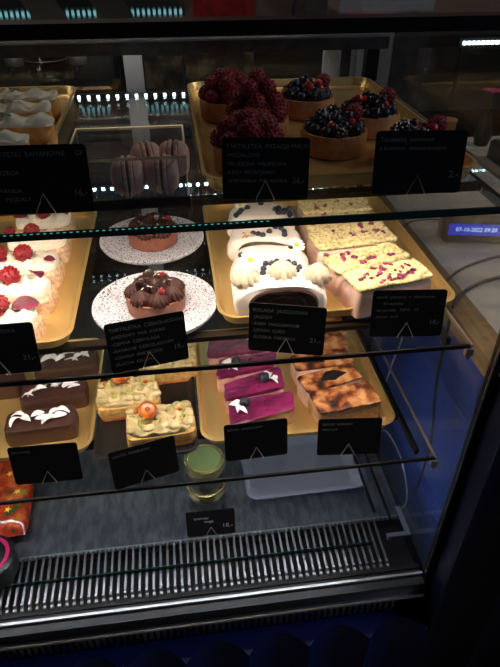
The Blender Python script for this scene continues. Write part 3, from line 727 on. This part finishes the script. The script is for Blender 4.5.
# ------------------------------------------------------------------ brownies
ZB = Z3 + TF
for i, (x, y, rz, hx, lab) in enumerate([(-.304, .160, 3, .066, 'frontmost dark brownie bar with three coconut curls'), (-.292, .248, 4, .066, 'second brownie bar from the front, coconut flakes scattered'),
                            (-.279, .346, 3, .068, 'third brownie bar from the front, behind the black shelf edge'), (-.43, .300, 0, .062, 'brownie bar at the far left, mostly outside the photo')]):
    t = thing('brownie', lab, 'cake', (x, y, ZB), math.radians(rz), 'chocolate brownies on the lowest shelf')
    O('brownie_body', slab(hx, .030, lambda u, v: .036 + .001 * nz(u * 5, v * 5, i), None, 24, 14, 9, round_edge=.08, seed=i).mesh('brownie_body', M['brownie']), t)
    O('glaze', slab(hx * .985, .0292, lambda u, v, i=i: .0045 + .0012 * nz(u * 4, v * 3, i), None, 24, 14, 7, round_edge=.18).mesh('glaze', M['brownie_top']), t, (0, 0, .0350))
    rn = random.Random(i + 3)
    fl = [[(-.042, .012), (-.028, .002), (-.046, -.004), (-.006, .010), (.006, -.002), (.016, -.009), (.026, .010), (.036, -.002), (.040, .008)],
          [(-.050, -.018), (-.038, -.008), (-.026, .0), (-.004, .004), (.006, .010), (.018, .006), (.030, .004), (.042, -.006), (.038, .012)],
          [(-.040, .0), (-.026, .006), (-.012, .0), (.004, .010), (.012, -.010), (.026, -.004), (.040, .004), (.048, .012)], [(.0, 0), (.02, .004), (-.02, 0)]][i]
    for k, (a, b) in enumerate(fl):
        O('coconut_flake', ME_FLAKE[k % 3], t, (a, b, .0400 + .0015 * (k % 2)), (rn.uniform(-.5, .5), rn.uniform(-.25, .25), rn.uniform(-.8, .9)), rn.uniform(.95, 1.3))

# ------------------------------------------------------------------ apricot cakes
ZA = Z3 + TF
ab = [(-.071, .128, 4, .066, .041, 'front right apricot cake slice, amber apricot half in the middle', (-.022, .006)),
      (-.138, .220, 4, .063, .043, 'left apricot cake slice with a bright orange apricot half', (-.012, .024)),
      (-.055, .320, 4, .064, .044, 'rear apricot cake slice, below the tilted sign', (-.05, .0))]
for i, (x, y, rz, hx, hy, lab, ap) in enumerate(ab):
    t = thing('apricot_cake', lab, 'cake', (x, y, ZA), math.radians(rz), 'apricot cakes on the black tray')
    O('crust_base', slab(hx * 1.01, hy * 1.01, lambda u, v: .011, None, 20, 12, 8, seed=i).mesh('crust_base', M['sponge_crust']), t)
    O('sponge', slab(hx, hy, lambda u, v: .027, None, 24, 14, 8, round_edge=.1, seed=i + 4).mesh('sponge', M['sponge']), t, (0, 0, .009))
    f = lambda u, v, i=i: .006 + .016 * max(0, 1 - .4 * v * v) * (.5 + .5 * math.sin(u * 10 + i + 2 * v) * math.cos(v * 5 + u * 3)) + .006 * nz(u * 4, v * 4, i * 5.)
    mb = slab(hx * .97, hy * .95, f, None, 40, 26, 4, round_edge=.4, seed=i); q = random.Random(i + 60)
    for k in range(15):
        bx, by = (-.8 + 1.6 * (k % 5) / 4 + q.uniform(-.1, .1)) * hx, (-.6 + .6 * (k // 5) + q.uniform(-.1, .1)) * hy
        mb.ico((bx, by, .011), q.uniform(.009, .013), 2, sq=(1.15, .85, .62))
    O('cream_topping', mb.mesh('cream_topping', M['pcream'], True, 80), t, (0, 0, .032))
    a = O('apricot_half', MB().lathe([(.004, .0062), (.011, .0075), (.0155, .0045), (.0165, 0), (.014, -.005), (.006, -.008), (.0005, -.0085)], 28).mesh('apricot_half', M['apricot']), t, (*ap, .0600), (.42, .05, 0), 1.12)
    O('apricot_centre', MB().ico((0, 0, .006), .0048, 2, sq=(1, 1, .4)).mesh('apricot_centre', M['apricot_in']), a)
    rn = random.Random(i + 20)
    for k in range(16):
        O('pistachio_piece', MB().ico((0, 0, 0), .0032, 1, sq=(1.3, .8, .7)).mesh('pistachio_piece', M['pist']), t, (rn.uniform(-.05, .055), rn.uniform(-.03, .022), .0535), (k, 1, k), rn.uniform(.9, 1.5))
    for k, (a_, b_) in enumerate([(.038, .012), (-.045, .022)]):
        O('apricot_chunk', MB().ico((0, 0, 0), .0058, 1, sq=(1.2, .9, .7)).mesh('apricot_chunk', M['apricot']), t, (a_, b_, .0475), (0, 0, k), 1)

# ------------------------------------------------------------------ purple cheesecakes
def wedge(mb, hx, i):
    a, b = [(.16, .10), (-.14, .12), (.12, .16), (-.12, .10)][i % 4]
    mb.v = [(vx + b * .05 * math.sin(vy * 60), vy * (1 - a * vx / hx) + b * .12 * vx, vz) for vx, vy, vz in mb.v]
for i, (x, y, rz, hx, hy, lab, g) in enumerate([(.131, .133, 10, .066, .029, 'frontmost purple-glazed cheesecake, blueberry at its left', (-.033, .008)),
        (.124, .203, 14, .064, .027, 'second purple-glazed cheesecake from the front, blueberry at its right', (.022, -.002)),
        (.118, .272, 7, .064, .026, 'third purple-glazed cheesecake from the front, crossed by the shelf edge', (-.024, -.002)),
        (.104, .342, 6, .066, .030, 'rearmost purple-glazed cheesecake, below the roulade sign', (.052, -.006))]):
    t = thing('purple_cheesecake', lab, 'cake', (x, y, ZB), math.radians(rz), 'purple-glazed cheesecakes on the lowest shelf')
    bb = slab(hx, hy, lambda u, v: .042, None, 24, 14, 14, round_edge=.06, seed=i); wedge(bb, hx, i)
    O('cheesecake_body', bb.mesh('cheesecake_body', M['caketan'] if i == 0 else M['cheesepink']), t)
    mb = slab(hx * 1.015, hy * 1.02, lambda u, v, i=i: .0055 + .0016 * nz(u * 3, v * 3, i) - .001 * abs(v), None, 40, 20, 12, round_edge=.14, seed=i); wedge(mb, hx, i)
    mb.v = [(vx, vy, vz - (.004 + .005 * abs(nz(vx * 120, vy * 120, i))) if vz < .0006 else vz) for vx, vy, vz in mb.v]
    O('purple_glaze', mb.mesh('purple_glaze', M['purple']), t, (0, 0, .0400))
    O('blueberry', ME_B, t, (g[0], g[1], .0560), (.7, .2, i), 1.65)
    rn = random.Random(i)
    for k, (a, b, r) in enumerate([(-.017, -.004, 1.3), (-.014, .012, .6), (-.010, -.014, 2.2), (-.020, .006, 2.4)] if i != 1 else [(.018, .008, .9), (.024, -.002, 1.2), (.016, -.010, 2.1), (.012, .014, .4)]):
        O('coconut_flake', ME_FLAKE[k % 3], t, (g[0] + a, g[1] + b, .0475), (rn.uniform(-.3, .3), .2, r), 1.0)
    for k in range(4): O('berry_crumb', MB().ico((0, 0, 0), .0028, 1, sq=(1, 1, .5)).mesh('berry_crumb', M['petal']), t, (.006 + .005 * (k % 2), -.016 + k * .009, .047), (0, 0, k))

# ------------------------------------------------------------------ scorched cheesecakes
for i, (x, y, rz, hx, hy, lab) in enumerate([(.302, .136, 8, .066, .032, 'frontmost scorched cheesecake, whole brown front face visible'),
        (.286, .200, 15, .064, .026, 'second scorched cheesecake from the front, black patch on top'),
        (.283, .262, 5, .064, .026, 'third scorched cheesecake from the front, dark triangle on its left'),
        (.290, .322, 5, .062, .028, 'fourth scorched cheesecake from the front, under the black shelf edge'), (.318, .386, 0, .048, .028, 'rearmost scorched cheesecake slice at the top of its tray')]):
    t = thing('scorched_cheesecake', lab, 'cake', (x, y, ZB), math.radians(rz), 'scorched cheesecakes on the lowest shelf')
    O('cheesecake_body', slab(hx, hy, lambda u, v: .044, None, 24, 14, 16, round_edge=.05, seed=i + 1).mesh('cheesecake_body', M['caketan'] if i == 0 else M['cheese']), t)
    O('scorched_top', slab(hx * 1.01, hy * 1.02, lambda u, v, i=i: .0065 + .0025 * nz(u * 4, v * 3, i * 2.) + .0015 * nz(u * 12, v * 8, i), None, 40, 22, 14, round_edge=.12, seed=i * 1.3).mesh('scorched_top', M['burnt']), t, (0, 0, .0415))
    if i in (1, 2):
        mb = MB(); q = [(-.030, -.004), (.000, -.016), (.012, -.010), (.034, -.004), (.012, .014), (-.008, .016)]
        if i == 2: q = [(-.046, -.006), (.002, -.016), (-.006, .016)]
        mb.loops([[(a, b, 0) for a, b in q], [(a * .96, b * .96, .0012) for a, b in q]])
        O('charred_patch', mb.mesh('charred_patch', M['char']), t, (.005 if i == 1 else 0, 0, .0492))

# ------------------------------------------------------------------ jars on the deck
def jar(z, lab, up):
    t = thing('dessert_jar', lab, 'jar', (.010, .252, z), 0, 'gold-lidded jars'); t.scale = (1.13, 1.13, 1.2)
    O('glass_body', MB().lathe([(.036, 0), (.040, .003), (.0415, .010), (.0415, .050), (.039, .058), (.037, .062)], 40, cap1=False).mesh('glass_body', M['jarglass']), t)
    O('dessert', MB().lathe([(.037, .002), (.039, .010), (.039, .048), (.035, .054)], 32).mesh('dessert', M['jarcontent']), t)
    O('label_band', MB().lathe([(.0418, .016), (.0420, .018), (.0420, .042), (.0418, .044)], 40, cap0=False, cap1=False).mesh('label_band', M['label']), t)
    l = O('lid', MB().lathe([(.0415, .055), (.0445, .056), (.0448, .060), (.0435, .064), (.0440, .068), (.0430, .0705), (.0395, .0715), (.037, .0700), (.001, .0700)], 48).mesh('lid', M['lidgold']), t)
    O('green_disc', MB().lathe([(.0355, .0705), (.0350, .0716), (.001, .0718)], 40).mesh('green_disc', M['lidgreen']), l, label='glossy green centre of the lid')
jar(ZD, 'lower gold-lidded glass jar, under the green-lidded one', False)
jar(ZD + .0716 * 1.2, 'upper jar with green and gold lid, stacked on another jar', True)

# ------------------------------------------------------------------ plastic tub on the deck
mb = MB(); hx, hy = .160, .112
mb.rr([(hx - .030, hy - .030, .03, 0), (hx - .012, hy - .012, .035, .024), (hx - .010, hy - .010, .035, .026), (hx, hy, .03, .026), (hx, hy, .03, .0275),
       (hx - .012, hy - .012, .035, .0275), (hx - .032, hy - .032, .03, .0015)], 6)
tag(O('plastic_tub', mb.mesh('plastic_tub', M['tub'], True, 50), None, (.272, .338, ZD), (0, 0, math.radians(1))), 'shallow translucent plastic tub lying on the metal deck', 'tub')

# ------------------------------------------------------------------ bag and dark package, lower left
mb = MB(); L = []; n = 30; m = 18; vs = []
def pil(u, v): return max(0., (1 - u ** 4) * (1 - v ** 4)) ** .5
for sgn in (1, -1):
    for j in range(m + 1):
        for i in range(n + 1):
            u = -1 + 2 * i / n; v = -1 + 2 * j / m
            vs.append((u * .075, v * .165, .038 + sgn * .036 * pil(u, v) + .004 * nz(u * 5, v * 8) * pil(u, v)))
N = (n + 1) * (m + 1); fs = []
for j in range(m):
    for i in range(n):
        a = j * (n + 1) + i; fs += [(a, a + 1, a + n + 2, a + n + 1), (N + a, N + a + n + 1, N + a + n + 2, N + a + 1)]
mb.add(vs, fs); me = mb.mesh('sweet_bag', M['bag'])
bag = tag(O('sweet_bag', None, None, (-.508, .350, ZD - .001), (0, 0, math.radians(3))), 'glossy red and orange printed bag lying on the deck at the left edge', 'bag')
O('bag_body', me, bag)
for k, (a, b) in enumerate([(.03, -.11), (.045, -.06), (.02, .0), (.04, .06), (-.02, -.05), (-.03, .04), (.0, .11)]):
    st = MB(); q = [(.009 * (1 if j % 2 == 0 else .38) * math.cos(PI / 5 * j), .009 * (1 if j % 2 == 0 else .38) * math.sin(PI / 5 * j)) for j in range(10)]
    st.loops([[(x, y, 0) for x, y in q], [(x, y, .0012) for x, y in q]])
    u, v = a / .075, b / .165; O('printed_star', st.mesh('printed_star', M['bagstar'], False), bag, (a, b, .038 + .036 * pil(u, v) + .0005), (-.05 * v, .45 * u ** 3, k), 1)
dp = thing('round_package', 'black round package with a magenta ring at the lower left edge', 'package', (-.500, .105 + .02, .2735), 0)
O('package_body', MB().lathe([(.055, 0), (.062, .004), (.062, .050), (.055, .055), (.001, .056)], 40).mesh('package_body', M['black_plastic']), dp)
O('magenta_ring', MB().lathe([(.052, .0552), (.052, .0570), (.044, .0575), (.044, .0556)], 40, cap0=False, cap1=False).mesh('magenta_ring', M['magenta']), dp)
O('yellow_spot', MB().lathe([(.014, .056), (.013, .0572), (.001, .0574)], 20).mesh('yellow_spot', M['bagstar']), dp, (.01, 0, 0))

# ------------------------------------------------------------------ clock, cables
t = thing('digital_clock', 'dark digital clock with blue lit date and time display on the marble counter', 'clock', (.690, .450, .8805), math.radians(-11))
w, h = .088, .064
X = Matrix.Rotation(math.radians(90), 4, 'X')
mb = MB(); mb.rr([(w - .003, h / 2 - .003, .010, -.028), (w, h / 2, .012, -.024), (w, h / 2, .012, .020), (w - .003, h / 2 - .003, .010, .024)], 5, X=Matrix.Translation((0, 0, h / 2)) @ X)
O('clock_case', mb.mesh('clock_case', M['clock'], True, 50), t, (0, 0, 0), (math.radians(-14), 0, 0))
fc = O('display_screen', MB().box(-w + .012, .050, -.0255, -.0245, .018, .044).mesh('display_screen', M['lcd'], False), t, (0, 0, 0), (math.radians(-14), 0, 0))
O('display_digits', text_mesh('07-10-2022 09:20', .0132, M['lcdtxt'], .0002, 'CENTER'), fc, (-.013, -.0260, .0268), (PI / 2, 0, 0))
def cable(lab, pts, r, m):
    # Catmull-Rom smoothing
    P = [Vector(p) for p in pts]; Q = []
    for i in range(len(P) - 1):
        a = P[max(0, i - 1)]; b = P[i]; c = P[i + 1]; d = P[min(len(P) - 1, i + 2)]
        for k in range(8):
            u = k / 8; Q.append(.5 * ((2 * b) + (c - a) * u + (2 * a - 5 * b + 4 * c - d) * u * u + (3 * b - a - 3 * c + d) * u ** 3))
    Q.append(P[-1]); tag(O('cable', MB().tube(Q, r, 8).mesh('cable', m), None), lab, 'cable', 'cables beside the case')
zc = .8805
cable('black cable curving across the marble counter and over its wooden edge', [(.95, .33, zc + .003), (.80, .30, zc + .004), (.70, .285, zc + .005), (.62, .265, zc + .006), (.565, .235, zc + .006), (.528, .20, zc + .006), (.5065, .17, zc - .03), (.510, .165, .70), (.518, .14, .55), (.520, .15, .36)], .0035, M['cable'])
cable('second black cable behind the first on the marble counter', [(1.0, .36, zc + .003), (.82, .375, zc + .004), (.70, .365, zc + .004), (.60, .325, zc + .004), (.545, .28, zc + .004), (.515, .24, zc + .004)], .0030, M['cable'])
cable('thin black cable from the clock along the back of the worktop', [(.70, .45, zc + .002), (.66, .56, zc + .002), (.58, .57, zc + .002), (.53, .52, zc + .002), (.516, .45, zc + .002)], .0020, M['cable'])
cable('white cable hanging and looping beside the blue panel', [(.512, .36, .84), (.520, .383, .668), (.532, .44, .52), (.528, .455, .39), (.522, .43, .29), (.520, .37, .345), (.522, .29, .36), (.520, .22, .345), (.520, .18, .29), (.522, .20, .22)], .0024, M['cablew'])

# ------------------------------------------------------------------ things behind the case
bc = thing('back_counter', 'dark back counter behind the display case', 'counter', (.6, 2.25, -.30))
O('cabinet', MB().box(-3.0, 1.6, -.40, .40, 0, 1.06).mesh('cabinet', M['dark'], False), bc)
O('worktop', MB().box(-3.0, 1.62, -.43, .42, 1.06, 1.10).mesh('worktop', M['dark'], False), bc)
mb = MB()
for k in range(8): mb.box(-2.6 + k * .55, -2.3 + k * .55, -.425, -.405, .94, .952)
O('handle_row', mb.mesh('handle_row', M['steel_dark'], False), bc)
t = thing('steel_cabinet', 'brushed steel cabinet standing behind the right part of the case', 'cabinet', (.79, 1.62, -.30))
O('body', MB().box(-.16, .20, -.0, .18, 0, 1.9).mesh('body', M['steel'], False), t)
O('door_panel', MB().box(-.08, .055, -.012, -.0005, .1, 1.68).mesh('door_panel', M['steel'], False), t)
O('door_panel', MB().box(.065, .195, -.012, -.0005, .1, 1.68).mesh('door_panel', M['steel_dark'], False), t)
O('handle', MB().box(.056, .062, -.022, -.012, .5, 1.3).mesh('handle', M['black_plastic'], False), t)
# ornate panel on wall
t = thing('ornate_panel', 'dark ornate patterned panel standing on the back counter', 'panel', (.12, 2.40, .80))
O('panel_face', MB().box(-.27, .30, 0, .02, 0, .30).mesh('panel_face', M['panelpat'], False), t)
O('panel_frame', MB().box(-.28, .31, -.005, .02, .30, .315).mesh('panel_frame', M['dark'], False), t)
# light bar under shelf
t = thing('shelf_light_bar', 'row of bright white lamps on the dark back shelf, left of the patterned panel', 'light', (-.03, 2.08, 1.02))
O('bar', MB().box(-.10, .11, 0, .02, -.015, .035).mesh('bar', M['dark'], False), t); O('bar_stand', MB().box(-.09, -.08, .0, .02, -.22, -.015).box(.09, .10, 0, .02, -.22, -.015).mesh('bar_stand', M['dark'], False), t)
mb = MB(); 
for k in range(7): mb.ico((-.085 + k * .028, -.004, .005), .0055, 1)
O('lamp_points', mb.mesh('lamp_points', M['ledback']), t)
t = thing('machine_light_bar', 'short row of white lamps at the upper right background', 'light', (1.42, 2.0, 1.04))
O('bar', MB().box(-.12, .22, .005, .03, -.02, .02).mesh('bar', M['dark'], False), t); O('bar_stand', MB().box(-.10, -.09, .005, .03, -.24, -.02).box(.19, .20, .005, .03, -.24, -.02).mesh('bar_stand', M['dark'], False), t)
mb = MB()
for k in range(12): mb.box(-.10 + k * .022, -.088 + k * .022, -.004, .005, -.006, .008)
O('lamp_points', mb.mesh('lamp_points', M['ledback'], False), t)
# espresso machine
t = thing('coffee_machine', 'dark copper coffee machine behind the case at the upper left', 'machine', (-.52, 2.05, .80))
mb = MB(); mb.rr([(.30, .17, .03, 0), (.30, .17, .03, .12), (.29, .16, .03, .13)], 4); O('machine_base', mb.mesh('machine_base', M['copper']), t)
mb = MB(); mb.rr([(.30, .10, .03, .13), (.30, .10, .03, .30), (.28, .09, .03, .32)], 4, X=Matrix.Translation((0, .07, 0))); O('machine_body', mb.mesh('machine_body', M['dark']), t)
O('drip_tray', MB().box(-.27, .27, -.16, -.04, .1305, .136).mesh('drip_tray', M['steel_dark'], False), t)
for gx in (-.12, .14):
    O('group_head', MB().lathe([(.035, .20), (.038, .205), (.038, .25), (.03, .26)], 20).mesh('group_head', M['steel']), t, (gx, -.06, 0))
    O('portafilter', MB().tube([(gx, -.06, .195), (gx, -.19, .185)], .010, 8).mesh('portafilter', M['black_plastic']), t)
t = thing('glass_bowl', 'clear glass bowl on the coffee machine front, upper left', 'bowl', (-.50, 1.93, .936))
O('bowl_glass', MB().lathe([(.03, .0), (.06, .02), (.082, .06), (.088, .10), (.086, .10), (.079, .06), (.057, .023), (.001, .004)], 40, cap1=False).mesh('bowl_glass', M['jarglass']), t)
O('bowl_rim', MB().tube([(.087 * math.cos(a), .087 * math.sin(a), .10) for a in [2 * PI * k / 32 for k in range(32)]], .0018, 5, closed=True).mesh('bowl_rim', M['alu']), t)
# bags and plants on wall shelf
ws = tag(O('wall_shelf', MB().box(-1.6, 1.75, 2.42, 2.70, 1.545, 1.56).mesh('wall_shelf', M['dark'], False)), 'dark wall shelf with dim goods high behind the case', 'shelf')
t = thing('coffee_bag', 'red coffee bag on the wall shelf at the top edge', 'bag', (1.00, 2.52, 1.56))
mb = MB(); mb.rr([(.10, .045, .02, 0), (.105, .05, .02, .10), (.10, .03, .015, .20), (.10, .006, .005, .25)], 4); O('bag_body', mb.mesh('bag_body', M['red']), t)
O('bag_emblem', MB().lathe([(.045, 0), (.045, .001)], 24).mesh('bag_emblem', M['choc_crust'], False), t, (0, -.0545, .06), (PI / 2 - .1, 0, 0))
t = thing('potted_plant', 'small green leafy plant on the wall shelf at the top edge', 'plant', (1.27, 2.5, 1.56))
O('pot', MB().lathe([(.03, 0), (.04, .05), (.042, .052), (.036, .052)], 20).mesh('pot', M['dark']), t)
for k in range(12):
    a = k * 2.4; O('leaf', leaf_mesh(.10, .035, M['plant'], .015), t, (.03 * math.cos(a), .03 * math.sin(a), .06 + .012 * k), (.3, -.6, a))
t = thing('round_pan', 'dark round pan leaning on the wall shelf at the top edge', 'pan', (.77, 2.50, 1.56))
O('pan_body', MB().lathe([(.001, .0), (.12, .0), (.135, .02), (.13, .02), (.118, .006), (.001, .005)], 36).mesh('pan_body', M['steel_dark']), t, (0, .07, .136), (PI / 2 - .2, 0, 0))
for k, (x, m_, lab) in enumerate([(-1.1, 'dark', 'dark slanted board, far left on the wall shelf'), (-.62, 'dark', 'dark slanted board, second from left on the wall shelf'), (-.30, 'dark', 'dark slanted board in the middle of the wall shelf')]):
    mb = MB().box(-.07, .07, 0, .015, 0, .34); tag(O('serving_board', mb.mesh('serving_board', M[m_], False), None, (x, 2.50, 1.56 + .03), (-.25, math.radians(28), 0)), lab, 'board', 'boards on the wall shelf')
t = thing('router', 'small dark device with three blue lights on the wall shelf', 'device', (1.37, 2.46, 1.56))
O('device_case', MB().box(-.05, .05, 0, .06, 0, .03).mesh('device_case', M['black_plastic'], False), t)
mb = MB(); [mb.ico((-.035 + .032 * k, -.002, .016), .008, 1) for k in range(3)]; O('blue_lights', mb.mesh('blue_lights', M['bluedot']), t)
t = thing('streak_light_bar', 'teal-white light row added on the back wall for streaks reflected along the top edge', 'light', (-.35, 2.66, 1.71))  # added light row, mirrored as teal streaks in the top glass
O('bar', MB().box(-.75, .45, 0, .03, -.02, .02).mesh('bar', M['dark'], False), t)
mb = MB()
for k in range(44): mb.box(-.74 + k * .027, -.726 + k * .027, -.006, 0, -.012, .012)
O('lamp_points', mb.mesh('lamp_points', M['ledstreak'], False), t)
t = thing('round_sign', 'dim red round sign on the back wall above the shelf', 'sign', (.30, 2.69, 1.70))
O('disc', MB().lathe([(.16, 0), (.16, .012)], 40).mesh('disc', M['red'], False), t, (0, 0, 0), (PI / 2, 0, 0))
# flowers, cup and paper on right counter
t = thing('flower_vase', 'dark vase with a pink flower on the side counter', 'vase', (1.02, 1.12, .8805))
O('vase_body', MB().lathe([(.022, 0), (.030, .03), (.018, .08), (.012, .10), (.014, .11)], 20, cap1=False).mesh('vase_body', M['black_plastic']), t)
O('stem', MB().tube([(0, 0, .005), (0, 0, .16)], .002, 6).mesh('stem', M['plant']), t)
for k in range(9):
    a = k * 2 * PI / 9; O('flower_petal', leaf_mesh(.040, .022, M['pinkflower'], .008), t, (.016 * math.cos(a), .016 * math.sin(a), .165), (0, -.35, a))
t = thing('orange_cup', 'small orange paper cup on the side counter in the dark background', 'cup', (.88, 1.10, .8805))
O('cup_body', MB().lathe([(.020, 0), (.027, .09), (.029, .092), (.027, .094)], 20).mesh('cup_body', M['orange']), t)
tag(O('paper_napkin', MB().add([(-.08, .03, .0006), (.06, .04, .0006), (.03, -.08, .0006), (-.08, .03, .0016), (.06, .04, .0016), (.03, -.08, .0016)], [(0, 2, 1), (3, 4, 5), (0, 1, 4, 3), (1, 2, 5, 4), (2, 0, 3, 5)]).mesh('paper_napkin', M['paper'], False), None, (.83, .95, .8805)), 'folded tan paper triangle on the dark right side counter', 'napkin')
t = thing('espresso_grinder', 'black boxy machine on the side counter behind the clock', 'machine', (1.20, .86, .8805))
mb = MB(); mb.rr([(.22, .15, .02, .0), (.22, .15, .02, .05), (.21, .14, .02, .06)], 4); O('machine_body', mb.mesh('machine_body', M['dark']), t)
O('top_glass', MB().box(-.19, .19, -.12, .12, .06, .064).mesh('top_glass', M['black_plastic'], False), t)

# ------------------------------------------------------------------ added fill lamps
def area(name, loc, sx, sy, e, col, rot=(0, 0, 0)):
    l = bpy.data.lights.new(name, 'AREA'); l.shape = 'RECTANGLE'; l.size = sx; l.size_y = sy; l.energy = e; l.color = col
    o = bpy.data.objects.new(name, l); COL.objects.link(o); o.location = loc; o.rotation_euler = rot; return o
area('overhead_fill', (-.6, 1.6, 2.85), 1.2, .3, 8, (1., .86, .7))  # unseen lamp added to light the background
area('overhead_fill', (2.3, .9, 2.85), .3, 1.0, 16, (1., .86, .7))  # unseen lamp added to brighten the side counter
area('front_right_fill', (1.9, -.8, 2.2), 1.2, 1.2, 12, (.7, .78, 1.), (math.radians(-20), math.radians(50), 0))  # cool fill light added from the front right

w = bpy.data.worlds.new('world'); sc.world = w; w.use_nodes = True
w.node_tree.nodes['Background'].inputs[0].default_value = (.55, .65, .9, 1); w.node_tree.nodes['Background'].inputs[1].default_value = .02

# ------------------------------------------------------------------ camera
cam = bpy.data.cameras.new('camera'); co = bpy.data.objects.new('camera', cam); COL.objects.link(co)
co.location = (0, -.685, 1.5); co.rotation_euler = (math.radians(90 - 36.292), 0, math.radians(-7.436))
cam.sensor_fit = 'AUTO'; cam.sensor_width = 36; cam.lens = 567.62 / 667 * 36; cam.clip_start = .01
sc.camera = co
sc.view_settings.view_transform = 'Standard'; sc.view_settings.look = 'None'; sc.view_settings.gamma = 1; sc.view_settings.use_curve_mapping = False
sc.view_settings.exposure = 0.
